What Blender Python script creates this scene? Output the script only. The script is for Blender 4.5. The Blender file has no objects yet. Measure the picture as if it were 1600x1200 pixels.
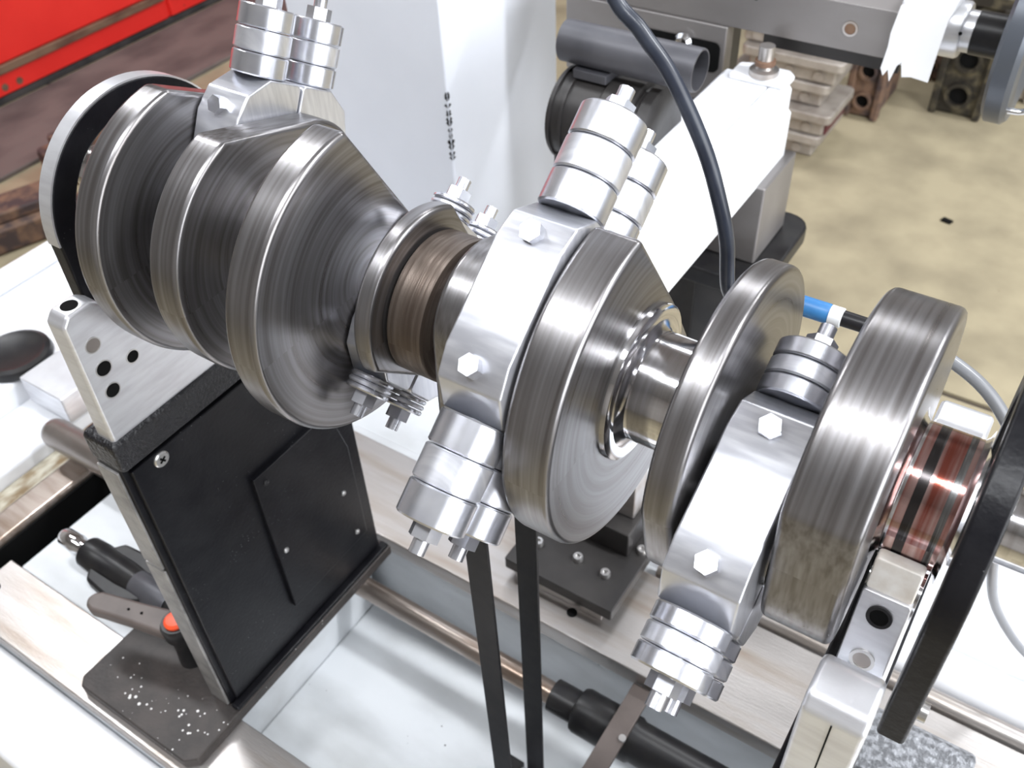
import bpy, bmesh, math, random
from mathutils import Vector, Matrix
from math import sin, cos, pi, radians, hypot, atan2
random.seed(7)
SC = bpy.context.scene
COL = SC.collection

# ------------------------------------------------------------------ camera
AX = 1.05                                   # height of the crankshaft axis above the floor
yaw, pitch, roll = radians(-35.275), radians(43.207), radians(-3.091)
fw = Vector((sin(yaw)*cos(pitch), cos(yaw)*cos(pitch), -sin(pitch)))
rt = fw.cross(Vector((0, 0, 1))).normalized()
up = rt.cross(fw)
r2 = rt*cos(roll) + up*sin(roll)
u2 = -rt*sin(roll) + up*cos(roll)
cam_d = bpy.data.cameras.new('camera')
cam = bpy.data.objects.new('camera', cam_d)
COL.objects.link(cam)
m = Matrix((r2, u2, -fw)).transposed().to_4x4()
m.translation = Vector((0.16242, -0.35937, 1.41923))
cam.matrix_world = m
cam_d.sensor_fit = 'HORIZONTAL'
cam_d.sensor_width = 36.0
cam_d.lens = 36.0*1497/1600
cam_d.clip_start = 0.02
cam_d.dof.use_dof = True
cam_d.dof.focus_distance = 0.56
cam_d.dof.aperture_fstop = 14
SC.camera = cam

# ------------------------------------------------------------------ world and light
W = bpy.data.worlds.new('shop_daylight')
SC.world = W
W.use_nodes = True
W.node_tree.nodes['Background'].inputs[0].default_value = (0.86, 0.92, 1.0, 1)
W.node_tree.nodes['Background'].inputs[1].default_value = 0.68

def area(name, loc, size, energy, rot=(0, 0, 0), col=(1, 1, 1)):
    d = bpy.data.lights.new(name, 'AREA')
    d.shape = 'RECTANGLE'
    d.size, d.size_y = size
    d.energy = energy
    d.color = col
    o = bpy.data.objects.new(name, d)
    o.location = loc
    o.rotation_euler = rot
    COL.objects.link(o)
    return o
# fluorescent ceiling lamps of the workshop, running in rows
for x, y, e in [(-2.2, 0.6, 44), (0.6, -0.7, 36), (1.9, 0.7, 95), (-0.8, 2.6, 36), (1.4, 2.6, 60), (-0.9, -0.9, 36)]:
    area('ceiling_lamp_light', (x, y, 3.05), (1.3, 0.24), e, col=(0.94, 0.965, 1.0))
# unseen area light added on the right for directional light, no door modelled
area('right_added_light', (2.6, -0.4, 1.75), (2.2, 2.4), 105, rot=(0, radians(90), 0), col=(0.95, 0.97, 1.0))

SC.view_settings.view_transform = 'Standard'
SC.view_settings.look = 'None'
SC.view_settings.gamma = 1
SC.view_settings.use_curve_mapping = False
SC.view_settings.exposure = -0.05

# ------------------------------------------------------------------ materials
MATS = {}
def mat(name, base, rough=0.5, metal=0.0, base2=None, scale=8.0, lo=0.4, hi=0.65, bump=0.0, bscale=60.0,
        turned=False, stretch=None, spec=0.5, coat=0.0, detail=6.0, rvar=0.0, specks=None):
    if name in MATS:
        return MATS[name]
    M = bpy.data.materials.new(name)
    M.use_nodes = True
    nt = M.node_tree
    P = nt.nodes['Principled BSDF']
    P.inputs['Base Color'].default_value = (*base, 1)
    P.inputs['Roughness'].default_value = rough
    P.inputs['Metallic'].default_value = metal
    P.inputs['Specular IOR Level'].default_value = spec
    P.inputs['Coat Weight'].default_value = coat
    N = nt.nodes.new
    L = nt.links.new
    geo = N('ShaderNodeNewGeometry')
    if turned:                               # lathe marks: vary with the place along the axis and the radius
        sub = N('ShaderNodeVectorMath'); sub.operation = 'SUBTRACT'; sub.inputs[1].default_value = (0, 0, AX)
        L(geo.outputs['Position'], sub.inputs[0])
        sx = N('ShaderNodeSeparateXYZ'); L(sub.outputs[0], sx.inputs[0])
        cyz = N('ShaderNodeCombineXYZ'); L(sx.outputs[1], cyz.inputs[1]); L(sx.outputs[2], cyz.inputs[2])
        ln = N('ShaderNodeVectorMath'); ln.operation = 'LENGTH'; L(cyz.outputs[0], ln.inputs[0])
        ang = N('ShaderNodeMath'); ang.operation = 'ARCTAN2'; L(sx.outputs[2], ang.inputs[0]); L(sx.outputs[1], ang.inputs[1])
        am = N('ShaderNodeMath'); am.operation = 'MULTIPLY'; am.inputs[1].default_value = 0.0015; L(ang.outputs[0], am.inputs[0])
        vec = N('ShaderNodeCombineXYZ'); L(sx.outputs[0], vec.inputs[0]); L(ln.outputs['Value'], vec.inputs[1]); L(am.outputs[0], vec.inputs[2])
        src = vec.outputs[0]
    else:
        src = geo.outputs['Position']
        if stretch:
            mp = N('ShaderNodeMapping'); mp.inputs['Scale'].default_value = stretch
            L(src, mp.inputs[0]); src = mp.outputs[0]
    no = N('ShaderNodeTexNoise'); no.inputs['Scale'].default_value = scale; no.inputs['Detail'].default_value = detail
    L(src, no.inputs['Vector'])
    ramp = N('ShaderNodeMapRange'); ramp.inputs[1].default_value = lo; ramp.inputs[2].default_value = hi
    L(no.outputs['Fac'], ramp.inputs[0])
    out = None
    if base2:
        mix = N('ShaderNodeMix'); mix.data_type = 'RGBA'
        mix.inputs[6].default_value = (*base, 1); mix.inputs[7].default_value = (*base2, 1)
        L(ramp.outputs[0], mix.inputs[0]); out = mix.outputs[2]
    if specks:                               # (colour, scale, size): chipped or sprinkled spots
        vo = N('ShaderNodeTexVoronoi'); vo.inputs['Scale'].default_value = specks[1]
        L(geo.outputs['Position'], vo.inputs['Vector'])
        n2 = N('ShaderNodeTexNoise'); n2.inputs['Scale'].default_value = 22; L(geo.outputs['Position'], n2.inputs['Vector'])
        mr = N('ShaderNodeMapRange'); mr.inputs[1].default_value = 0.45; mr.inputs[2].default_value = 0.75; mr.inputs[4].default_value = specks[2]
        L(n2.outputs['Fac'], mr.inputs[0])
        lt = N('ShaderNodeMath'); lt.operation = 'LESS_THAN'; L(vo.outputs['Distance'], lt.inputs[0]); L(mr.outputs[0], lt.inputs[1])
        mx = N('ShaderNodeMix'); mx.data_type = 'RGBA'
        mx.inputs[6].default_value = (*base, 1); mx.inputs[7].default_value = (*specks[0], 1)
        if out: L(out, mx.inputs[6])
        L(lt.outputs[0], mx.inputs[0]); out = mx.outputs[2]
    if out: L(out, P.inputs['Base Color'])
    if rvar:
        rr = N('ShaderNodeMapRange'); rr.inputs[3].default_value = max(rough-rvar, .03); rr.inputs[4].default_value = rough+rvar
        L(no.outputs['Fac'], rr.inputs[0]); L(rr.outputs[0], P.inputs['Roughness'])
    if bump:
        nb = N('ShaderNodeTexNoise'); nb.inputs['Scale'].default_value = bscale; nb.inputs['Detail'].default_value = 3
        L(src, nb.inputs['Vector'])
        bp = N('ShaderNodeBump'); bp.inputs['Strength'].default_value = bump; bp.inputs['Distance'].default_value = 0.002
        L(nb.outputs['Fac'], bp.inputs['Height']); L(bp.outputs[0], P.inputs['Normal'])
    MATS[name] = M
    return M

m_crank = mat('forged_steel', (0.18, 0.168, 0.165), 0.30, 0.9, (0.33, 0.325, 0.335), 330, .3, .75, turned=True, bump=.02, bscale=500, rvar=.06, detail=2.0)
m_dark_steel = mat('dark_turned_steel', (0.10, 0.075, 0.06), 0.42, 0.7, (0.2, 0.165, 0.14), 300, .35, .7, turned=True, bump=.2, bscale=500)
m_journal = mat('ground_journal', (0.78, 0.78, 0.80), 0.13, 1.0, (0.55, 0.53, 0.53), 300, .4, .75, turned=True, rvar=.06)
m_redband = mat('red_turned_band', (0.32, 0.085, 0.06), 0.14, 0.9, (0.66, 0.50, 0.48), 240, .35, .7, turned=True, coat=.4)
m_blackband = mat('dark_turned_band', (0.055, 0.05, 0.05), 0.2, 0.85, (0.3, 0.3, 0.3), 420, .5, .75, turned=True)
m_bob = mat('bright_aluminium', (0.62, 0.63, 0.68), 0.32, 0.8, (0.72, 0.73, 0.77), 40, .4, .65, stretch=(1, 8, 1), rvar=.08)
m_bobsteel = mat('zinc_steel', (0.56, 0.57, 0.62), 0.27, 0.9, (0.68, 0.69, 0.73), 60)
m_alu = mat('milled_aluminium', (0.76, 0.77, 0.80), 0.34, 0.7, (0.66, 0.66, 0.69), 30, .4, .7, stretch=(1, 1, 6), bump=.05, bscale=300)
m_brushed = mat('brushed_steel', (0.52, 0.495, 0.48), 0.36, 0.85, (0.38, 0.32, 0.27), 14, .45, .72, stretch=(.35, 3, 3), bump=.08, bscale=220, rvar=.1)
m_hole = mat('bored_hole', (0.006, 0.006, 0.006), 0.8, spec=0.1)
m_screw = mat('screw_steel', (0.62, 0.61, 0.60), 0.3, 0.9)
m_black = mat('black_paint', (0.006, 0.006, 0.008), 0.33, 0, (0.010, 0.010, 0.012), 40, bump=.12, bscale=240, rvar=.08, spec=.24, specks=((.35, .35, .36), 260, .10))
m_blackrough = mat('black_crinkle_paint', (0.008, 0.008, 0.010), 0.3, 0, (0.012, 0.012, 0.015), 60, bump=.9, bscale=330)
m_wornedge = mat('worn_paint_edge', (0.36, 0.35, 0.34), 0.4, 0.55, (0.22, 0.215, 0.21), 50, .4, .65, bump=.2, bscale=260)
m_foot = mat('chipped_black_foot', (0.034, 0.029, 0.027), 0.5, 0.1, (0.055, 0.045, 0.041), 35, bump=.25, bscale=260, specks=((.75, .74, .72), 150, .32))
m_rubber = mat('belt_rubber', (0.008, 0.008, 0.010), 0.5, 0, (0.014, 0.013, 0.014), 90, spec=.2)
m_plastic = mat('black_plastic', (0.014, 0.0135, 0.015), 0.36, 0, (0.022, 0.021, 0.021), 50, spec=.3)
m_taupe = mat('grey_brown_plastic', (0.13, 0.105, 0.095), 0.45, 0, (0.10, 0.08, 0.072), 30)
m_orange = mat('orange_plastic', (0.95, 0.10, 0.03), 0.35)
m_white = mat('white_machine_paint', (0.86, 0.87, 0.90), 0.38, 0, (0.80, 0.82, 0.86), 6, .4, .7, specks=((.28, .27, .27), 55, .035))
m_tray = mat('dirty_white_tray', (0.74, 0.765, 0.79), 0.42, 0, (0.44, 0.45, 0.45), 9, .45, .8, stretch=(.5, 1, 1), specks=((.15, .15, .16), 45, .07))
m_colwhite = mat('white_column_paint', (0.78, 0.81, 0.88), 0.45, 0, (0.74, 0.77, 0.84), 5, specks=((.12, .11, .11), 16, .028))
m_stain = mat('oily_stained_paint', (0.55, 0.52, 0.42), 0.35, 0, (0.20, 0.13, 0.055), 26, .38, .62, stretch=(2.5, 1, 1))
m_brownrod = mat('oily_brown_rod', (0.42, 0.36, 0.32), 0.28, 0.8, (0.24, 0.18, 0.14), 30, .4, .65, stretch=(.3, 2, 2))
m_dowel = mat('tarnished_steel', (0.34, 0.31, 0.29), 0.33, 0.8, (0.22, 0.19, 0.17), 20, stretch=(.5, 1, 1))
m_greysteel = mat('grey_machined_beam', (0.27, 0.255, 0.25), 0.42, 0.5, (0.21, 0.195, 0.19), 9, .4, .68, stretch=(.4, 1, 1), bump=.06, bscale=200)
m_darkcast = mat('dark_painted_casting', (0.028, 0.026, 0.026), 0.42, .2, (0.05, 0.046, 0.044), 14, bump=.15)
m_duct = mat('dull_grey_sheet', (0.10, 0.10, 0.112), 0.45, .3, (0.065, 0.065, 0.075), 12)
m_paper = mat('white_paper', (0.92, 0.93, 0.95), 0.7)
m_nylon = mat('white_nylon', (0.82, 0.79, 0.74), 0.4, 0, (0.62, 0.55, 0.47), 60, .5, .75)
m_cable = mat('blue_black_cable', (0.018, 0.022, 0.034), 0.33, 0, (0.03, 0.036, 0.05), 60)
m_greycable = mat('grey_cable', (0.16, 0.165, 0.175), 0.3)
m_blue = mat('blue_sleeve', (0.028, 0.14, 0.34), 0.4, 0, (0.05, 0.21, 0.44), 70, specks=((.01, .03, .09), 130, .12))
m_whiteplastic = mat('white_plastic', (0.80, 0.82, 0.84), 0.4)
m_hammer = mat('grey_hammered_paint', (0.14, 0.145, 0.155), 0.35, .3, (0.30, 0.31, 0.33), 160, .45, .6, bump=.5, bscale=260)
m_wheel = mat('blue_grey_wheel', (0.09, 0.10, 0.118), 0.33, .3, (0.10, 0.11, 0.13), 10)
m_chrome = mat('chrome', (0.85, 0.86, 0.88), 0.1, 1.0)
m_red = mat('red_cabinet_paint', (0.78, 0.026, 0.02), 0.35, 0, (0.84, 0.032, 0.024), 6, specks=((.14, .03, .02), 15, .08))
m_rustlip = mat('rusty_worn_lip', (0.20, 0.12, 0.075), 0.6, 0, (0.10, 0.045, 0.03), 30, stretch=(1, .3, 1))
m_darkbase = mat('dark_cabinet_base', (0.022, 0.021, 0.024), 0.6, 0, (0.06, 0.055, 0.055), 12)
m_castalu = mat('cast_aluminium_grey', (0.45, 0.41, 0.37), 0.5, .4, (0.34, 0.30, 0.265), 22, bump=.3, bscale=90)
m_darkred = mat('dark_red_gasket_face', (0.10, 0.016, 0.025), 0.5)
m_rust = mat('rusty_iron', (0.22, 0.135, 0.09), 0.75, .1, (0.07, 0.05, 0.05), 22, .42, .6, bump=.4, bscale=70)
m_greasy = mat('greasy_iron', (0.035, 0.031, 0.026), 0.45, .3, (0.15, 0.13, 0.085), 28, .5, .72, bump=.5, bscale=80)
m_conc = mat('tan_concrete', (0.36, 0.31, 0.205), 0.62, 0, (0.235, 0.20, 0.132), 5.5, .40, .70, bump=.1, bscale=60, detail=9, specks=((.17, .12, .07), 9, .06))
m_joint = mat('joint_filler', (0.055, 0.042, 0.03), 0.8)
m_wallp = mat('workshop_wall', (0.42, 0.40, 0.38), 0.8, 0, (0.36, 0.34, 0.32), 3)
m_ceil = mat('workshop_ceiling', (0.30, 0.30, 0.31), 0.9)

# ------------------------------------------------------------------ mesh helpers
class B:
    def __init__(s): s.bm = bmesh.new()
    def box(s, x0, x1, y0, y1, z0, z1):
        v = [s.bm.verts.new(p) for p in [(x0,y0,z0),(x1,y0,z0),(x1,y1,z0),(x0,y1,z0),(x0,y0,z1),(x1,y0,z1),(x1,y1,z1),(x0,y1,z1)]]
        for f in [(0,3,2,1),(4,5,6,7),(0,1,5,4),(1,2,6,5),(2,3,7,6),(3,0,4,7)]:
            s.bm.faces.new([v[i] for i in f])
        return s
    def rings(s, rings, cap=True, closed=False):
        R = [[s.bm.verts.new(p) for p in r] for r in rings]
        n = len(R[0])
        pairs = list(zip(R, R[1:])) + ([(R[-1], R[0])] if closed else [])
        for a, b in pairs:
            for i in range(n):
                j = (i+1) % n
                s.bm.faces.new((a[i], a[j], b[j], b[i]))
        if cap and not closed:
            s.bm.faces.new(R[0][::-1]); s.bm.faces.new(R[-1])
        return s
    def lathe(s, o, d, prof, n=40, cap=True):
        o = Vector(o); d = Vector(d).normalized()
        a = d.orthogonal().normalized(); b = d.cross(a)
        return s.rings([[o + d*t + (a*cos(2*pi*k/n) + b*sin(2*pi*k/n))*max(r, 1e-5) for k in range(n)] for t, r in prof], cap)
    def cyl(s, p0, p1, r, r1=None, n=32):
        p0 = Vector(p0); p1 = Vector(p1)
        return s.lathe(p0, p1-p0, [(0, r), ((p1-p0).length, r if r1 is None else r1)], n)
    def pipe(s, o, d, ro, ri, ln, n=40):
        return s.lathe_closed(o, d, [(0, ri), (0, ro), (ln, ro), (ln, ri)], n)
    def lathe_closed(s, o, d, prof, n=40):
        o = Vector(o); d = Vector(d).normalized()
        a = d.orthogonal().normalized(); b = d.cross(a)
        return s.rings([[o + d*t + (a*cos(2*pi*k/n) + b*sin(2*pi*k/n))*r for k in range(n)] for t, r in prof], False, True)
    def prism(s, pts, ax, a0, a1):
        def P(p, v):
            return {'X': (v, p[0], p[1]), 'Y': (p[0], v, p[1]), 'Z': (p[0], p[1], v)}[ax]
        lo = [s.bm.verts.new(P(p, a0)) for p in pts]; hi = [s.bm.verts.new(P(p, a1)) for p in pts]
        n = len(pts)
        s.bm.faces.new(lo[::-1]); s.bm.faces.new(hi)
        for i in range(n):
            j = (i+1) % n
            s.bm.faces.new((lo[i], lo[j], hi[j], hi[i]))
        return s
    def oprism(s, o, e1, e2, e3, pts, t0, t1):
        o, e1, e2, e3 = map(Vector, (o, e1, e2, e3))
        lo = [s.bm.verts.new(o+e1*p[0]+e2*p[1]+e3*t0) for p in pts]; hi = [s.bm.verts.new(o+e1*p[0]+e2*p[1]+e3*t1) for p in pts]
        n = len(pts)
        s.bm.faces.new(lo[::-1]); s.bm.faces.new(hi)
        for i in range(n):
            j = (i+1) % n
            s.bm.faces.new((lo[i], lo[j], hi[j], hi[i]))
        return s
    def tube(s, path, r, n=16, sub=8):
        pts = [Vector(p) for p in path]
        out = []
        for i in range(len(pts)-1):
            p0 = pts[max(i-1, 0)]; p1 = pts[i]; p2 = pts[i+1]; p3 = pts[min(i+2, len(pts)-1)]
            for k in range(sub):
                t = k/sub
                out.append(0.5*((2*p1)+(p2-p0)*t+(2*p0-5*p1+4*p2-p3)*t*t+(3*p1-p0-3*p2+p3)*t**3))
        out.append(pts[-1])
        nrm = None; rings = []
        for i, p in enumerate(out):
            tg = (out[min(i+1, len(out)-1)]-out[max(i-1, 0)]).normalized()
            nrm = tg.orthogonal().normalized() if nrm is None else (nrm - tg*nrm.dot(tg)).normalized()
            bn = tg.cross(nrm)
            rings.append([p+(nrm*cos(2*pi*k/n)+bn*sin(2*pi*k/n))*r for k in range(n)])
        return s.rings(rings)
    def done(s, name, mt, parent=None, bevel=0, seg=2, ang=35):
        bm = s.bm
        bmesh.ops.recalc_face_normals(bm, faces=bm.faces)
        for f in bm.faces: f.smooth = True
        for e in bm.edges:
            if len(e.link_faces) == 2 and e.calc_face_angle(0) > radians(ang): e.smooth = False
        xs = [v.co for v in bm.verts]
        c = Vector([(min(v[i] for v in xs)+max(v[i] for v in xs))/2 for i in range(3)])
        if parent is None: c.z = min(v.z for v in xs)
        for v in bm.verts: v.co -= c
        me = bpy.data.meshes.new(name); bm.to_mesh(me); bm.free()
        me.materials.append(mt)
        o = bpy.data.objects.new(name, me); COL.objects.link(o)
        attach(o, c, parent)
        if bevel:
            bv = o.modifiers.new('bevel', 'BEVEL'); bv.width = bevel; bv.segments = seg; bv.limit_method = 'ANGLE'; bv.angle_limit = radians(35)
            bv.harden_normals = True
        return o

WLOC = {}
def attach(o, world, parent):
    WLOC[o] = Vector(world)
    if parent is not None:
        o.parent = parent
        o.location = Vector(world) - WLOC[parent]
    else:
        o.location = world
def thing(name, label, cat, loc, group=None):
    o = bpy.data.objects.new(name, None); o.empty_display_size = .05
    COL.objects.link(o); attach(o, loc, None)
    return tag(o, label, cat, group)
def tag(o, label, cat, group=None):
    o['label'] = label; o['category'] = cat
    if group: o['group'] = group
    return o
def struct(o):
    o['kind'] = 'structure'; return o
def again(src, world, parent):
    o = src.copy(); COL.objects.link(o); attach(o, world, parent); return o
def arc(c, r, a0, a1, n):
    return [(c[0]+r*cos(radians(a0+(a1-a0)*k/n)), c[1]+r*sin(radians(a0+(a1-a0)*k/n))) for k in range(n+1)]
def hull(pts):
    pts = sorted(set((round(a, 6), round(b, 6)) for a, b in pts))
    def half(ps):
        h = []
        for p in ps:
            while len(h) > 1 and (h[-1][0]-h[-2][0])*(p[1]-h[-2][1])-(h[-1][1]-h[-2][1])*(p[0]-h[-2][0]) <= 0: h.pop()
            h.append(p)
        return h[:-1]
    return half(pts)+half(pts[::-1])
def rrect(x0, x1, y0, y1, r, n=5):
    return arc((x1-r, y0+r), r, -90, 0, n)+arc((x1-r, y1-r), r, 0, 90, n)+arc((x0+r, y1-r), r, 90, 180, n)+arc((x0+r, y0+r), r, 180, 270, n)

# ------------------------------------------------------------------ the room
floor = struct(B().box(-6, 5, -4, 1.305, -.06, 0).done('floor', m_conc))
B().box(-6, 5, 1.321, 6, -.06, 0).done('concrete_slab', m_conc, floor)
B().box(-6, 5, 1.30, 1.33, -.06, -.006).done('joint_filler', m_joint, floor)
struct(B().box(-6, 5, 5.4, 5.6, 0, 3.4).done('wall_back', m_wallp))
struct(B().box(-4.4, -4.2, -4, 5.4, 0, 3.4).done('wall_left', m_wallp))
struct(B().box(-6, 5, -4.2, -4, 0, 3.4).done('wall_front', m_wallp))
struct(B().box(-4.2, 5, -4, 5.4, 3.3, 3.4).done('ceiling', m_ceil))

# ------------------------------------------------------------------ machine bed
bed = thing('balancer_bed', 'long white painted bed of the balancing machine under the crankshaft', 'machine', (-.3, .15, 0))
B().box(-1.2, .75, -.285, .56, 0, .30).done('base_cabinet', m_white, bed, .01)
B().box(-.752, -.43, -.124, .14, .30, .482).done('left_deck', m_tray, bed, .004)
B().box(-.43, .75, -.124, .14, .30, .335).done('tray', m_tray, bed, .004)
B().box(-.765, .75, -.20, -.124, .30, .467).done('front_beam', m_tray, bed, .003)
B().box(-1.2, .75, -.285, -.201, .30, .47).done('front_apron', m_white, bed, .012, 4)
B().box(-.765, .75, .155, .29, .30, .465).done('rear_beam', m_tray, bed, .003)
B().box(-.98, -.885, -.201, .56, .30, .50).done('deck', m_white, bed, .008, 3)
B().box(-.885, -.845, -.201, .56, .30, .478).done('gutter', m_stain, bed, .004)
B().box(-.845, -.800, -.201, .56, .30, .488).done('gutter_lip', m_brownrod, bed, .006, 3)
B().box(-.8005, -.797, -.201, .045, .30, .480).done('slot_shade_liner', m_hole, bed)  # black liner added to paint the shade inside the slot
B().box(-.800, -.752, -.201, .045, .30, .36).done('slot_shade_floor', m_hole, bed)  # floor coloured black for the gap's shade
B().box(-.800, -.752, .045, .56, .30, .486).done('slot_end', m_tray, bed, .006)
B().box(-1.20, -.98, -.201, .56, .30, .535).done('end_box', m_white, bed, .01, 3)
B().box(-1.20, -1.165, -.201, .56, .535, .56).done('end_lip', m_white, bed, .008, 3)
for k in range(5):                                            # ribbed way cover behind the rear rail
    y0 = .295+k*.053
    pr = [(y0, .30), (y0+.050, .30), (y0+.050, .478)]+arc((y0+.025, .478), .025, 0, 180, 10)[1:-1]+[(y0, .478)]
    B().prism(pr, 'X', -.09, .75).done('rib_cover', m_white, bed)
B().box(-.765, -.09, .29, .56, .30, .46).done('rear_deck', m_tray, bed, .004)

fr = B().box(-.765, .75, -.200, -.124, .467, .488).done('guide_rail', m_brushed, None, .0015)
tag(fr, 'flat brushed steel rail along the near edge of the machine bed', 'rail')
for x in (-.745, -.30, .1):
    B().cyl((x, -.160, .4881), (x, -.160, .4888), .006, n=20).done('bolt_hole', m_hole, fr)
rr = B().box(-.765, .75, .140, .262, .465, .490).done('guide_rail', m_brushed, None, .002)
tag(rr, 'wide scratched steel rail carrying the black screwed plate behind the drive belt', 'rail')
for x in (-.145, .02, .25):
    B().cyl((x, .168, .4901), (x, .168, .4908), .006, n=20).done('bolt_hole', m_hole, rr)
tag(B().cyl((-.09, .277, .485), (.75, .277, .485), .011, n=24).done('round_way', m_brushed), 'slim round steel way beside the white ribbed cover', 'rod')

# shaft in the tray
sh = thing('drive_shaft', 'oily brown steel shaft running through the white tray', 'shaft', (-.1, .095, .335))
B().cyl((-.43, .095, .44), (.75, .095, .44), .013, n=28).done('rod', m_brownrod, sh)
B().lathe((-.125, .095, .44), (1, 0, 0), [(0, .016), (0, .0185), (.03, .0185), (.032, .024), (.036, .0255), (.10, .0255), (.104, .023), (.87, .023)], 36).done('sleeve', m_plastic, sh)
B().box(-.050, -.027, -.06, .139, .4665, .4715).done('strap', m_taupe, sh, .001)
B().cyl((-.030, .075, .4715), (-.030, .075, .4745), .004, n=16).done('screw', m_screw, sh)
for x in (.40, .62): B().box(x, x+.03, .07, .12, .335, .43).done('bearing_block', m_plastic, sh, .003)

# left end fittings of the bed
cap = thing('rubber_cap', 'black oval rubber cap on the white end of the bed', 'cap', (-1.018, .09, .535))
B().lathe((-1.018, .090, .535), (0, 0, 1), [(0, .05), (.006, .052), (.014, .05), (.017, .044), (.014, .036), (.013, .001)], 40).done('cap_disc', m_plastic, cap)
B().oprism((-1.018, .090, .535), (.8, .6, 0), (-.6, .8, 0), (0, 0, 1), rrect(-.062, -.04, -.02, .02, .006), 0, .012).done('cap_tab', m_plastic, cap, .002)
pl = B().box(-.965, -.875, .06, .24, .505, .549).done('steel_strip_plate', m_alu, None, .002)
tag(pl, 'pale steel plate with one small hole next to the black oval cap', 'plate')
B().cyl((-.945, .14, .5491), (-.945, .14, .5496), .006, n=18).done('hole', m_hole, pl)
B().box(-.965, -.89, .08, .235, .5, .505).done('shim', m_brushed, pl)
rod = B().lathe((-.870, .028, .527), (1, 0, 0), [(0, .001), (.001, .008), (.004, .014), (.009, .018), (.016, .020), (.455, .020)], 36).done('locating_bar', m_dowel)
tag(rod, 'thick tarnished round bar with a domed end lying behind the black pedestal', 'bar')

# ------------------------------------------------------------------ steady pedestals
def fillet_profile(pts): return pts
def screw(name, loc, r, parent, cross=False, depth=.0015, nrm='X', mt=None):
    d = {'X': Vector((1, 0, 0)), 'Y': Vector((0, -1, 0)), 'Z': Vector((0, 0, 1))}[nrm]
    o = B().lathe(loc, d, [(0, r), (depth*.6, r), (depth, r*.85), (depth, r*.48), (depth*.5, r*.45), (depth*.5, .0002)] if not cross else
                  [(0, r), (depth*.5, r*.97), (depth, r*.8), (depth, .0002)], 20).done(name, mt or m_screw, parent)
    if cross:
        a = radians(35)
        for q in (a, a+pi/2):
            c, s_ = cos(q), sin(q)
            B().oprism(Vector(loc)+d*depth, (0, c, s_), (0, -s_, c), (1, 0, 0), [(-.0034, -.0009), (.0034, -.0009), (.0034, .0009), (-.0034, .0009)], 0, .0003).done('cross_slot', m_hole, o)
    return o
def vblock(x0, x1, t, front=-.116):
    # silver block: high on both sides, V-notch towards the journal, foot in the pedestal
    right = [(.118, .895), (.116, 1.010), (.110, 1.017), (.090, 1.017), (.084, 1.012), (.018, .912)]
    left = [(-a, b) for a, b in right[::-1]]
    return B().prism(right+left, 'X', x0, x1).done('v_block', m_alu, t, .003, 3)
def arch_strap(x0, x1, t, zb, rimmed=True):
    ro, ri = .083, .064
    pts = [(ro, zb)]+arc((0, AX), ro, 0, 180, 40)+[(-ro, zb), (-ri, zb)]+arc((0, AX), ri, 180, 0, 40)+[(ri, zb)]
    o = B().prism(pts, 'X', x0, x1).done('guard_arch', m_black, t, .002, 2)
    if not rimmed: return o
    rim = arc((0, AX), ro+.0008, 0, 180, 48)+arc((0, AX), ro-.0005, 180, 0, 48)
    B().prism(rim, 'X', x0+.001, x1-.0006).done('bare_rim', m_alu, o)
    return o
def roller_set(xc, t, w):
    for s in (-1, 1):
        B().cyl((xc-w, s*.034, 1.05-.0345), (xc+w, s*.034, 1.05-.0345), .0125, n=28).done('support_roller', m_journal, t)
        # inclined carrier bar from the block up to the roller
        d = Vector((0, s*.73, -.68)); nn = Vector((0, s*.68, .73))
        o0 = Vector((xc, s*.041, 1.018))
        B().oprism(o0, (1, 0, 0), d, nn, rrect(-w*.94, w*.94, .006, .088, .003), -.004, .012).done('roller_bar', m_alu, t, .001)

ped = thing('steady_pedestal', 'black pedestal with silver V-block and arched guard holding the far crankshaft end', 'pedestal', (-.395, 0, .488), 'crankshaft pedestals')
prof = [(-.122, .503), (.12, .503), (.12, .888), (.112, .897), (-.112, .897), (-.122, .888)]
B().prism(prof, 'X', -.414, -.385).done('pedestal_plate', m_black, ped, .002)
B().prism(rrect(-.123, .121, .868, .899, .006), 'X', -.416, -.379).done('top_border', m_blackrough, ped, .003, 3)
B().box(-.412, -.387, -.1245, -.1215, .74, .866).done('bare_edge', m_wornedge, ped, .001)
B().box(-.412, -.387, -.1245, -.1215, .505, .737).done('bare_edge', m_wornedge, ped, .001)
B().box(-.386, -.380, -.116, .118, .512, .864).done('face_panel', m_black, ped, .0015)
cov = B().prism([(-.019, .56), (.10, .56), (.10, .70), (.085, .762), (-.019, .762)], 'X', -.381, -.374).done('cover_panel', m_black, ped, .0015)
for y, z in ((-.007, .749), (.079, .647), (-.009, .648), (.085, .575)):
    B().lathe((-.374, y, z), (1, 0, 0), [(0, .0032), (.0012, .003), (.0022, .0018), (.0025, .0002)], 14).done('rivet', m_screw if z < .7 else m_plastic, cov)
screw('cross_screw', (-.380, -.089, .8556), .0075, ped, True, .002)
vb = vblock(-.402, -.382, ped)
for y, z, r in ((-.1013, .9856, .0056), (-.1009, .9632, .006), (-.1014, .9418, .0058), (-.0768, .9565, .005)):
    h = B().pipe((-.3822, y, z), (1, 0, 0), r+.0009, r, .0006, 24).done('hole_rim', m_screw, vb)
    B().cyl((-.3822, y, z), (-.38185, y, z), r, n=24).done('bored_hole', m_hole if z < .98 else m_dowel, h)
B().cyl((-.392, -.1005, 1.0168), (-.392, -.1005, 1.0173), .0062, n=24).done('top_hole', m_hole, vb)
arch_strap(-.418, -.404, ped, .90)
roller_set(-.392, ped, .010)
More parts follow.
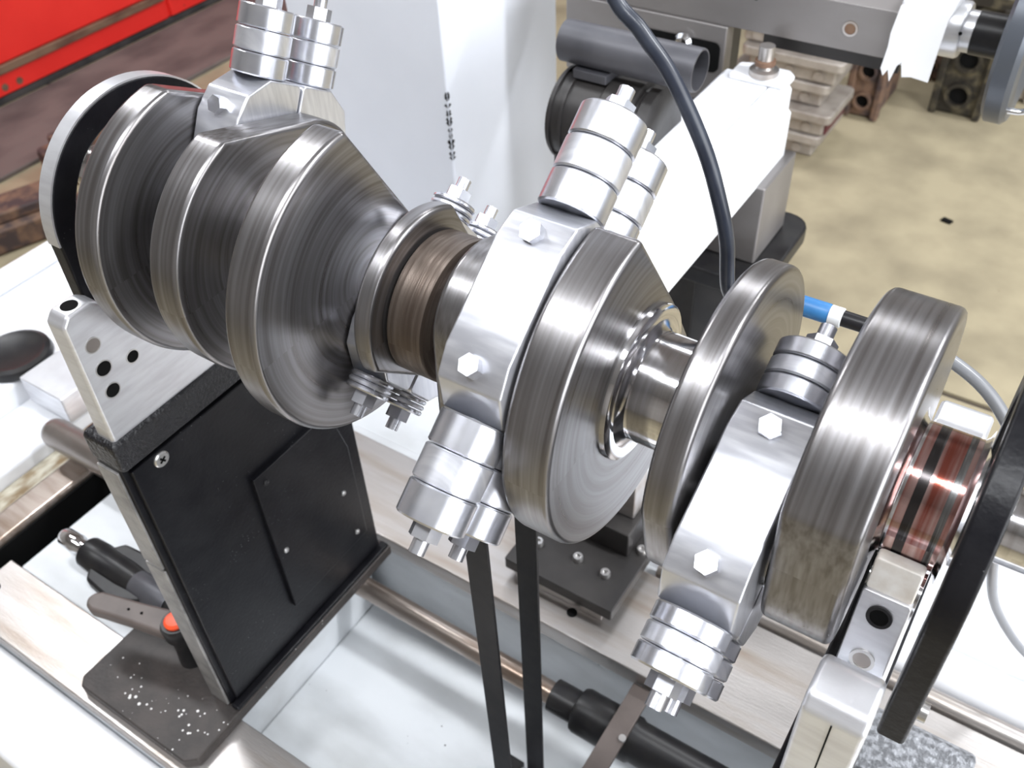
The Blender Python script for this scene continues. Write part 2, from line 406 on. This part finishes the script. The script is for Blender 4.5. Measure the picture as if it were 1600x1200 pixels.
# foot: wide tab over the rail in front, narrower bar behind
ft = [(-.548, -.183), (-.540, -.192), (-.383, -.192), (-.372, -.182), (-.372, .128), (-.42, .128), (-.42, -.10), (-.548, -.10)]
B().prism(ft, 'Z', .488, .503).done('foot', m_foot, ped, .002)
B().box(-.384, -.3725, -.124, .126, .5035, .509).done('foot_weld', m_black, ped, .003, 3)

p2 = thing('steady_pedestal', 'silver V-block pedestal under the red-banded journal at the near crankshaft end', 'pedestal', (.155, 0, .488), 'crankshaft pedestals')
B().prism(prof, 'X', .134, .172).done('pedestal_plate', m_black, p2, .002)
v2 = vblock(.140, .170, p2)
B().box(.1548, .1556, -.1168, -.1155, .90, 1.008).done('split_line', m_hole, v2)
arch_strap(.1735, .187, p2, .965, False)
for s in (-1, 1):
    B().cyl((.1425, s*.034, 1.0155), (.1685, s*.034, 1.0155), .0125, n=28).done('support_roller', m_journal, p2)
    d = Vector((0, s*.29, -.957)); nn = Vector((0, s*.957, .29)); o0 = Vector((.1555, s*.038, 1.036))
    rb = B().oprism(o0, (1, 0, 0), d, nn, rrect(-.0118, .0118, .014, .082, .002), -.004, .008).done('roller_bar', m_alu, p2, .001)
    B().oprism(o0, (1, 0, 0), d, nn, rrect(-.0112, .0112, -.004, .0145, .002), -.004, .006).done('wiper_pad', m_nylon, rb, .001)
    B().oprism(o0, (1, 0, 0), d, nn, rrect(-.0131, -.0119, .0, .084, .0005), -.006, .0088).done('dark_side', m_hole, rb)
    for t, mt in ((.026, m_hole), (.054, m_dowel)):
        c = o0+d*t+nn*.008
        q = B().pipe(c, nn, .0062, .0045, .0012, 28).done('bolt_rim', m_plastic if t < .04 else m_screw, rb)
        B().cyl(c, c+nn*.0007, .0045, n=24).done('bolt_socket', mt, q)
B().prism([(.09, .503), (.16, .503), (.16, .61), (.15, .62), (.09, .62)], 'X', .172, .262).done('hammered_box', m_hammer, p2, .004)
B().prism([(.132, -.19), (.29, -.19), (.29, .19), (.132, .19)], 'Z', .488, .503).done('foot', m_hammer, p2, .003)
B().cyl((.187, -.0725, .985), (.191, -.0725, .985), .005, n=20).done('guard_bolt', m_screw, p2)

# ------------------------------------------------------------------ crankshaft
cr = thing('crankshaft', 'forged steel V8 crankshaft lying across both pedestals with round counterweights', 'crankshaft', (-.1, 0, AX-.035))
T1, T2, T3, T4 = 37, -53, 127, 217
E_ = .047
def yz(r, a): return (r*cos(radians(a)), AX+r*sin(radians(a)))
def journal(x0, x1, r, mt=m_journal, name='main_journal', c=(0, AX)):
    f = .003
    return B().lathe((x0, c[0], c[1]), (1, 0, 0), [(0, r+.006), (f*.4, r+.0022), (f, r), (x1-x0-f, r), (x1-x0-f*.4, r+.0022), (x1-x0, r+.006)], 72).done(name, mt, cr, ang=50)
def web(x0, x1, R, phi, th, span=98, rr_=.041, name='counterweight'):
    pts = [(R*cos(radians(phi+a)), AX+R*sin(radians(phi+a))) for a in [-span+2*span*k/56 for k in range(57)]]
    c = yz(E_, th)
    pts += arc(c, rr_, 0, 360, 40) + arc((0, AX), .05, 0, 360, 40)
    return B().prism(hull(pts), 'X', x0, x1).done(name, m_crank, cr, .0035, 3)
B().lathe((-.470, 0, AX), (1, 0, 0), [(0, .017), (.002, .019), (.05, .019), (.050, .024), (.070, .024)], 48).done('snout', m_journal, cr)
journal(-.404, -.358, .0325)
web(-.358, -.336, .101, 208, T1, span=112)
web(-.297, -.272, .094, 205, T1)
journal(-.272, -.219, .0325)
web(-.219, -.195, .106, 190, T2)
web(-.163, -.150, .060, 127, T2, span=70, name='crank_web')
B().lathe((-.150, 0, AX), (1, 0, 0), [(0, .043), (.002, .046), (.026, .046), (.028, .043)], 64).done('hub_ring', m_dark_steel, cr)
journal(-.123, -.094, .0325)
web(-.094, -.072, .078, 300, T3)
web(-.032, -.004, .100, 212, T3, span=118)
B().lathe((-.0042, 0, AX), (1, 0, 0), [(0, .047), (.003, .0465), (.0042, .044), (.0042, .04)], 64).done('thrust_face', m_journal, cr)
journal(.000, .040, .0325)
web(.040, .057, .086, 80, T4)
web(.104, .140, .091, 55, T4, span=100)
m5 = journal(.140, .1715, .0345)
for x0, x1, mt, nm in ((.1445, .1488, m_redband, 'red_band'), (.1488, .1535, m_blackband, 'dark_band'), (.1535, .1630, m_redband, 'red_band'), (.1630, .1662, m_blackband, 'dark_band'), (.1662, .1688, m_redband, 'red_band')):  # reddish and dark bands coloured onto the journal surface
    B().pipe((x0, 0, AX), (1, 0, 0), .0347, .0343, x1-x0, 72).done(nm, mt, m5)
B().lathe((.1715, 0, AX), (1, 0, 0), [(0, .034), (.002, .029), (.010, .028), (.013, .024), (.016, .019), (.12, .018), (.122, .016)], 56).done('tail_shaft', m_journal, cr)
for x0, x1, th in ((-.336, -.297, T1), (-.195, -.163, T2), (-.072, -.032, T3), (.057, .104, T4)):
    journal(x0, x1, .027, name='rod_journal', c=yz(E_, th))

# ------------------------------------------------------------------ bob weights on the rod journals
def bob(xc, hw, th, L, label, tilt=90):
    cy, cz = yz(E_, th)
    v = Vector((0, cos(radians(th)), sin(radians(th))))
    ud = radians(th+tilt)
    u = Vector((0, cos(ud), sin(ud)))
    w = Vector((0, cos(ud+pi/2), sin(ud+pi/2)))
    ex = Vector((1, 0, 0))
    c = Vector((xc, cy, cz))
    t = thing('bob_weight', label, 'bob weight', c, 'bob weights on the crankshaft')
    # two clamp halves, split along the stud axis, each with half of the bore
    for s in (-1, 1):
        bore = arc((0, 0), .0272, 180, 0, 18)
        pts = [(.027, .0008)] + [(.056, .0008), (.058, .004), (.058, .030), (.046, .048), (.030, .054), (-.030, .054), (-.046, .048), (-.058, .030), (-.058, .004), (-.056, .0008), (-.027, .0008)] + [p for p in bore if p[1] > .001]
        h = B().oprism(c, u, w*s, ex, pts, -hw, hw).done('clamp_half', m_bob, t, .0015)
        for q in (-1, 1):
            B().cyl(c+w*s*.05+u*q*.036-ex*0, c+w*s*.058+u*q*.036, min(.006, hw*.6), n=6).done('clamp_bolt', m_bobsteel, h)
    rw = min(hw*1.0, .022)
    for q in (-1, 1):
        for s in (-1, 1):
            b0 = c+w*s*.024+u*q*.058
            st = B().cyl(b0, b0+u*q*(L-.058), .0045, n=16).done('stud', m_bobsteel, t)
            n_w = 3; th_ = (L-.058-.016)/n_w
            for k in range(n_w):
                p = b0+u*q*(k*th_+.0004)
                B().lathe(p, u*q, [(0, rw-.001), (.001, rw), (th_-.0016, rw), (th_-.0006, rw-.001)], 28).done('weight_disc', m_bob if k % 2 else m_bobsteel, t)
            p = b0+u*q*(n_w*th_)
            B().cyl(p, p+u*q*.008, .0085, n=6).done('hex_nut', m_bobsteel, st)
    return t
bob(-.3165, .0185, T1, .118, 'bright bob weight highest on the far throw, over the red cabinet corner', 23)
bob(-.179, .0150, T2, .086, 'bright bob weight hanging below the crankshaft beside the dark hub ring')
bob(-.052, .0190, T3, .132, 'large bright bob weight standing across the middle above the drive belt')
bob(.0805, .0200, T4, .106, 'bright bob weight leaning down towards the near silver pedestal', -8)

# ------------------------------------------------------------------ drive belt
rp = .0338
def belt_loop(r, dz_bot, rb):
    top = arc((0, AX), r, 0, 180, 28)
    bot = arc((.002, dz_bot), rb, 180, 360, 20)
    return top+bot
o_, i_ = belt_loop(rp+.0018, .372, .028), belt_loop(rp-.0009, .372, .0255)
b = B()
b.rings([[(x, p[0], p[1]) for x, p in ((-.1185, po), (-.0985, po), (-.0985, pi_), (-.1185, pi_))] for po, pi_ in zip(o_, i_)], False, True)
tag(b.done('drive_belt', m_rubber), 'flat black drive belt looped over the crankshaft and running down', 'belt')
pu = thing('drive_pulley', 'pulley at the foot of the flat black drive belt', 'pulley', (-.1085, .002, .335))
B().box(-.15, -.126, -.03, .034, .335, .385).done('pulley_bracket', m_plastic, pu, .002)
B().cyl((-.128, .002, .372), (-.085, .002, .372), .009, n=20).done('axle', m_screw, pu)
B().lathe((-.1235, .002, .372), (1, 0, 0), [(0, .010), (0, .030), (.003, .030), (.003, .0255), (.027, .0255), (.027, .030), (.03, .030), (.03, .010)], 40).done('pulley_wheel', m_bobsteel, pu)

# ------------------------------------------------------------------ black screwed plate on the rear rail
cg = thing('belt_drive_carriage', 'flat black steel plate with socket screws lying on the rear rail', 'plate', (-.17, .23, .49), None)
B().prism(rrect(-.238, -.098, .172, .292, .003), 'Z', .505, .522).done('plate', m_darkcast, cg, .0015)
B().box(-.225, -.112, .176, .262, .490, .505).done('slide', m_brushed, cg, .001)
B().box(-.222, -.118, .246, .300, .522, .56).done('stop_bar', m_darkcast, cg, .002)
B().box(-.20, -.125, .27, .30, .56, .62).done('stop_block', m_brushed, cg, .002)
for x, y in ((-.165, .215), (-.128, .212), (-.108, .262), (-.215, .21)):
    screw('socket_screw', (x, y, .522), .0062, cg, False, .006, 'Z')

# ------------------------------------------------------------------ clamp lever, tool
lv = thing('clamp_lever', 'grey-brown clamp lever with an orange button on the black foot', 'lever', (-.462, -.104, .503))
B().lathe((-.462, -.104, .503), (0, 0, 1), [(0, .014), (.03, .012), (.044, .0125), (.050, .0165), (.066, .017), (.070, .015)], 32).done('hub', m_plastic, lv)
B().oprism((-.462, -.104, .553), Vector((-.965, -.26, .02)).normalized(), Vector((.26, -.965, 0)).normalized(), (0, 0, 1),
           [(0, -.015), (.05, -.0125), (.098, -.012), (.107, -.008), (.110, 0), (.107, .008), (.098, .012), (.05, .0125), (0, .015)], 0, .016).done('lever_arm', m_taupe, lv, .004, 3)
B().lathe((-.462, -.104, .5725), (0, 0, 1), [(0, .0115), (.003, .0115), (.0055, .009), (.0065, .0005)], 28).done('button', m_orange, lv)
for k in (.042, .058): B().cyl(Vector((-.462, -.104, .569))+Vector((-.965, -.26, .02))*k, Vector((-.462, -.104, .5696))+Vector((-.965, -.26, .02))*k, .0016, n=10).done('dimple', m_hole, lv)

tl = thing('winged_tool', 'black winged hand tool with a chrome tip lying on the white deck', 'tool', (-.60, -.07, .488))
ty, tz = -.072, .508
B().lathe((-.722, ty, tz), (1, 0, 0), [(0, .002), (.002, .009), (.006, .0115), (.03, .0125), (.034, .010), (.05, .010)], 28).done('chrome_tip', m_chrome, tl)
B().lathe((-.676, ty, tz), (1, 0, 0), [(0, .014), (.004, .019), (.026, .020), (.03, .018), (.07, .018), (.12, .014), (.245, .013)], 30).done('grip', m_plastic, tl)
for s in (-1, 1):
    B().prism([(-.655, ty+s*.012), (-.640, ty+s*.030), (-.600, ty+s*.034), (-.572, ty+s*.024), (-.556, ty+s*.010)], 'Z', tz-.012, tz+.006).done('wing', m_plastic, tl, .004, 3)
B().lathe((-.588, ty, tz), (1, 0, 0), [(0, .0155), (.002, .0165), (.055, .0165), (.058, .0155)], 30).done('grey_sleeve', m_duct, tl)
B().box(-.50, -.435, ty-.012, ty+.012, .503, .515).done('seat_block', m_plastic, tl, .002)

# ------------------------------------------------------------------ column, arm, beam and fittings behind
cl = thing('machine_column', 'tall square white painted column behind the crankshaft', 'column', (-.70, .70, 0))
B().box(-.835, -.566, .56, .835, .02, 2.3).done('column_post', m_colwhite, cl, .004, 3)
B().box(-.87, -.53, .565, .87, 0, .02).done('column_foot', m_colwhite, cl, .004)
rnd = random.Random(3)
chips = B()
for k in range(16):
    z = .745+rnd.random()*.11; w = .002+rnd.random()*.004; h = .003+rnd.random()*.006
    chips.prism([(-.5665, z), (-.5665-w, z+h*.4), (-.5665-w*.4, z+h)], 'Y', .5585, .5592)
    chips.prism([(.5605, z), (.5605+w, z+h*.5), (.5605+w*.3, z+h)], 'X', -.5662, -.5655)
ch = chips.done('paint_chips', m_hole, cl); ch['kind'] = 'stuff'

arm = thing('cantilever_arm', 'white rectangular arm running back from behind the crankshaft to the grey beam', 'arm', (-.19, .5, .78))
ap = [(-.243, .815), (-.151, .806), (-.151, .864), (-.155, .868), (-.155, .893), (-.161, .90), (-.1750, .90), (-.1752, .894), (-.1768, .894), (-.177, .90), (-.236, .90), (-.243, .893)]
B().prism(ap, 'Y', .24, .685).done('arm_body', m_white, arm, .0006, 2)
B().prism([(-.225, .694), (-.210, .70), (-.165, .700), (-.155, .690), (-.155, .66), (-.225, .66)], 'Z', .90, .908).done('arm_pad', m_white, arm, .003)
B().lathe((-.188, .675, .908), (0, 0, 1), [(0, .017), (.006, .017), (.008, .011), (.012, .009), (.034, .009)], 24).done('adjuster_bolt', m_brushed, arm)
B().lathe((-.188, .675, .920), (0, 0, 1), [(0, .012), (.005, .012), (.006, .009)], 20).done('red_washer', m_rustlip, arm)
B().box(-.22, -.14, .60, .70, .70, .808).done('arm_foot', m_greysteel, arm, .003)

br = thing('support_bracket', 'dark steel bracket with a rounded black plate under the white arm', 'bracket', (-.17, .66, 0))
B().prism(rrect(-.30, -.112, .56, .735, .03), 'Z', .675, .70).done('rounded_plate', m_plastic, br, .004)
B().box(-.215, -.145, .60, .69, .015, .675).done('post', m_darkcast, br, .004)
B().box(-.26, -.10, .57, .73, 0, .015).done('floor_plate', m_darkcast, br, .003)
screw('bracket_bolt', (-.156, .62, .700), .007, br, False, .008, 'Z')

bm_ = thing('steel_beam', 'grey machined steel beam with a bolt hole, level above the white arm', 'beam', (-.3, .75, .93))
B().box(-.476, -.05, .70, .84, .9425, .995).done('beam_bar', m_greysteel, bm_, .0015)
B().box(-.335, -.28, .775, .835, 0, .9425).done('beam_leg', m_darkcast, bm_, .003)
B().box(-.468, -.247, .697, .72, .845, .9425).done('hanging_flange', m_greysteel, bm_, .002)
B().prism(rrect(-.36, -.253, .885, .922, .008), 'Y', .6955, .6975).done('slot', m_hole, bm_)
B().lathe((-.300, .6955, .9155), (0, -1, 0), [(0, .012), (.004, .012), (.009, .008), (.0105, .001)], 20).done('domed_bolt', m_chrome, bm_)
hr = B().pipe((-.1065, .7, .968), (0, -1, 0), .0085, .0062, .0012, 24).done('hole_rim', m_brushed, bm_)
B().cyl((-.1065, .7, .968), (-.1065, .6996, .968), .0062, n=20).done('bolt_hole', m_rustlip, hr)
B().cyl((-.218, .7, .982), (-.218, .6995, .982), .003, n=14).done('pin_hole', m_hole, bm_)
B().box(-.21, -.05, .72, .84, .92, .9425).done('under_rail', m_darkcast, bm_, .001)
B().prism(rrect(-.19, -.10, .745, .80, .02), 'Z', .995, .9965).done('table_slot', m_hole, bm_)

tp = thing('paper_wrap', 'torn white paper wrapped round the end of the grey beam', 'paper', (-.03, .75, .93))
zz = [(-.058, 1.005), (-.062, .975), (-.0615, .96), (-.064, .935), (-.060, .927), (-.056, .935), (-.052, .922), (-.048, .94), (-.044, .946), (-.040, .930), (-.030, .932), (-.012, .930), (-.008, 1.01), (-.03, 1.012)]
B().prism(zz, 'Y', .6935, .697).done('front_sheet', m_paper, tp)
B().prism([(-.058, .694), (-.008, .694), (-.004, .86), (-.055, .86)], 'Z', .997, 1.012).done('top_sheet', m_paper, tp, .004, 2)
B().box(-.049, -.03, .697, .84, .94, .999).done('end_fold', m_paper, tp, .003)
hw_ = thing('hand_wheel', 'blue-grey hand wheel on a silver spindle beyond the paper-wrapped beam', 'hand wheel', (.05, .75, .93))
B().lathe((-.029, .755, .967), (1, 0, 0), [(0, .030), (.028, .030), (.031, .028), (.031, .022), (.044, .022), (.044, .019)], 36).done('spindle_collar', m_alu, hw_)
B().cyl((.002, .7255, .975), (.002, .7250, .975), .002, n=12).done('set_screw', m_hole, hw_)
B().cyl((.012, .755, .967), (.052, .755, .967), .023, n=30).done('spindle', m_plastic, hw_)
B().lathe((.048, .755, .975), (1, 0, 0), [(0, .02), (0, .088), (.004, .093), (.02, .093), (.025, .088), (.027, .07), (.018, .05), (.018, .02)], 64).done('wheel_disc', m_wheel, hw_)
B().tube([(.070, .70, 1.0), (.088, .69, .995), (.094, .69, .93), (.074, .69, .92)], .0035, 12).done('chrome_handle', m_chrome, hw_)

mo = thing('motor', 'dark round motor housing between the white column and the white arm', 'motor', (-.28, .47, .86))
B().lathe((-.352, .50, .902), (1, 0, 0), [(0, .04), (.004, .050), (.06, .050), (.062, .052), (.098, .052), (.101, .047), (.104, .047), (.107, .051), (.118, .051), (.124, .042), (.124, .02)], 56).done('housing', m_darkcast, mo)
for k in range(2): B().pipe((-.345+.014*k, .50, .902), (1, 0, 0), .0525, .048, .003, 48).done('cooling_fin', m_darkcast, mo)
B().box(-.345, -.262, .46, .54, .46, .875).done('motor_mount', m_darkcast, mo, .006)
du = thing('air_duct', 'dull grey sheet metal duct with an open black end above the dark motor', 'duct', (-.3, .50, .97))
B().lathe_closed((-.350, .50, .983), (1, 0, 0), [(0, .020), (0, .022), (.154, .022), (.156, .0215), (.156, .0197), (.154, .0197)], 48).done('tube', m_duct, du)
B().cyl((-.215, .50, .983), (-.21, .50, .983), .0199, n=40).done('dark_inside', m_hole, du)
B().box(-.33, -.29, .48, .52, .953, .963).done('clip', m_duct, du, .001)

# ------------------------------------------------------------------ hanging cable with plug
cb = thing('sensor_cable', 'blue-black cable hanging in front of the white arm to a blue plug', 'cable', (.03, .15, .5))
B().tube([(-.135, .11, 1.34), (-.090, .102, 1.228), (-.064, .10, 1.200), (-.0442, .10, 1.179), (-.0213, .10, 1.142), (-.008, .10, 1.110), (-.001, .102, 1.083), (.002, .108, 1.045), (.006, .128, 1.022), (.016, .146, 1.0170), (.026, .15, 1.0180)], .0046, 16, 8).done('black_lead', m_cable, cb)
B().lathe((.024, .15, 1.0180), (1, 0, .005), [(0, .003), (.0, .0042), (.006, .0044), (.008, .0042)], 20).done('tip', m_plastic, cb)
B().lathe((.0285, .15, 1.0182), (1, 0, .005), [(0, .0055), (.0015, .0068), (.028, .0068), (.029, .0062)], 32).done('blue_sleeve', m_blue, cb)
B().lathe((.0575, .15, 1.0184), (1, 0, .005), [(0, .0066), (.008, .0066), (.0085, .005)], 32).done('white_collar', m_whiteplastic, cb)
B().lathe((.066, .15, 1.0186), (1, 0, .005), [(0, .0054), (.03, .0052), (.032, .004)], 28).done('strain_relief', m_plastic, cb)
B().tube([(.096, .15, 1.0188), (.115, .15, 1.0188), (.134, .15, 1.014), (.155, .15, 1.0035), (.172, .15, .988), (.186, .152, .965), (.196, .16, .92), (.21, .20, .80), (.24, .28, .65), (.30, .34, .530), (.38, .36, .510)], .0043, 16, 8).done('grey_lead', m_greycable, cb)

# ------------------------------------------------------------------ workshop background
rc = thing('tool_cabinet', 'red painted steel cabinet with a worn lip standing across the workshop floor', 'cabinet', (-3.2, 1.9, 0))
B().box(-3.6, -2.875, .2, 3.6, .025, .95).done('cabinet_body', m_red, rc, .006)
B().box(-3.6, -2.868, .2, 3.6, 0, .025).done('plinth', m_darkbase, rc, .006)
for y0, y1 in ((.22, 1.85), (1.87, 3.58)):
    dr = B().box(-2.877, -2.862, y0, y1, .125, .48).done('drawer_front', m_red, rc, .006)
    B().box(-2.866, -2.852, y0, y1, .098, .124).done('worn_lip', m_rustlip, dr, .003)
    B().box(-2.877, -2.862, y0, y1, .030, .094).done('kick_panel', m_red, rc, .004)
for y in (1.16, 1.215): B().cyl((-2.862, y, .055), (-2.861, y, .055), .012, n=14).done('rivet_hole', m_rustlip, rc)
m_mat = mat('worn_brown_mat', (0.15, 0.125, 0.115), 0.7, 0, (0.07, 0.06, 0.058), 7, stretch=(1, .5, 1))
mtw = B().prism(rrect(-2.84, -2.45, .35, 2.6, .04), 'Z', 0, .014).done('floor_mat', m_mat, None, .003)
tag(mtw, 'worn brown rubber mat on the floor along the red cabinet', 'mat')
for k, (x, y, l, w, h, a) in enumerate([(-2.2, .62, .5, .16, .1, 70), (-2.28, 1.12, .42, .14, .12, 82)]):
    t = thing('scrap_bar', ['rusty iron casting on the floor nearest the arched guard', 'rusty iron casting on the floor in front of the brown mat'][k], 'casting', (x, y, 0), 'castings left of the machine')
    ca, sa = cos(radians(a)), sin(radians(a))
    B().oprism((x, y, 0), (ca, sa, 0), (-sa, ca, 0), (0, 0, 1), rrect(-l/2, l/2, -w/2, w/2, .02), 0, h*.7).done('body', m_rust, t, .01)
    B().oprism((x, y, 0), (ca, sa, 0), (-sa, ca, 0), (0, 0, 1), rrect(-l/2.4, l/2.4, -w/3, w/3, .02), h*.7, h).done('flange', m_rust, t, .006)

heads = ['bottom', 'second from the bottom', 'middle', 'second from the top', 'top']
zc = 0
for k in range(5):
    dx = [0, .02, -.005, .025, .0][k]; dy = [0, -.01, .012, 0, .01][k]; h = .072
    t = thing('cylinder_head', 'grey cast cylinder head, %s of the stack behind the white arm' % heads[k], 'casting', (-.60+dx, 2.18+dy, zc), 'stacked cylinder heads')
    x0, x1, y0, y1 = -.76+dx, -.475+dx, 2.07+dy, 2.28+dy
    B().box(x0+.02, x1-.02, y0+.018, y1-.018, zc, zc+h*.62).done('casting_body', m_castalu, t, .008)
    B().prism(rrect(x0, x1, y0, y1, .02), 'Z', zc+h*.6, zc+h-.002).done('flange', m_castalu, t, .005)
    for q in range(3):
        B().cyl((x0+.06+q*.08, y0+.019, zc+.022), (x0+.06+q*.08, y0+.012, zc+.022), .014, n=16).done('port', m_castalu, t)
    if k == 1: B().box(x1-.0205, x1-.014, y0+.03, y1-.03, zc+.004, zc+h*.58).done('gasket_face', m_darkred, t)
    zc += h
def block(name, label, x0, x1, y0, y1, h, mt, n):
    t = thing(name, label, 'engine part', ((x0+x1)/2, (y0+y1)/2, 0))
    B().box(x0, x1, y0, y1, 0, h).done('casting_body', mt, t, .012)
    B().box(x0-.012, x1+.012, y0-.012, y1+.01, h*.9, h).done('deck', mt, t, .005)
    for s in (x0-.008, x1-.014): B().box(s, s+.022, y0-.014, y0+.02, 0, h*.92).done('rib', mt, t, .006)
    for k in range(n):
        z = h*(k+.6)/(n+.3); r = min(h/(n+1)*.42, (x1-x0)*.3)
        B().pipe(((x0+x1)/2, y0+.002, z), (0, -1, 0), r, r*.72, .016, 24).done('bore_rim', mt, t)
        B().cyl(((x0+x1)/2, y0+.002, z), ((x0+x1)/2, y0-.001, z), r*.72, n=20).done('bore', m_hole, t)
    return t
block('engine_casting', 'rusty brown iron casting standing beside the stack of cylinder heads', -.50, -.41, 2.38, 2.60, .21, m_rust, 2)
block('engine_block', 'greasy black engine block standing on the floor under the hand wheel', -.285, -.155, 2.52, 2.80, .36, m_greasy, 3)
block('engine_casting', 'pale grey iron casting half hidden behind the blue-grey hand wheel', -.135, -.05, 2.70, 2.95, .30, m_castalu, 2)
block('engine_casting', 'dark low iron casting between the rusty one and the greasy block', -.40, -.30, 2.72, 2.95, .10, m_rust, 1)
tag(B().prism([(-.10, 1.945), (-.075, 1.94), (-.07, 1.955), (-.095, 1.962)], 'Z', 0, .006).done('debris_chip', m_hole, None, .001), 'tiny dark chip lying alone on the open tan floor', 'debris')
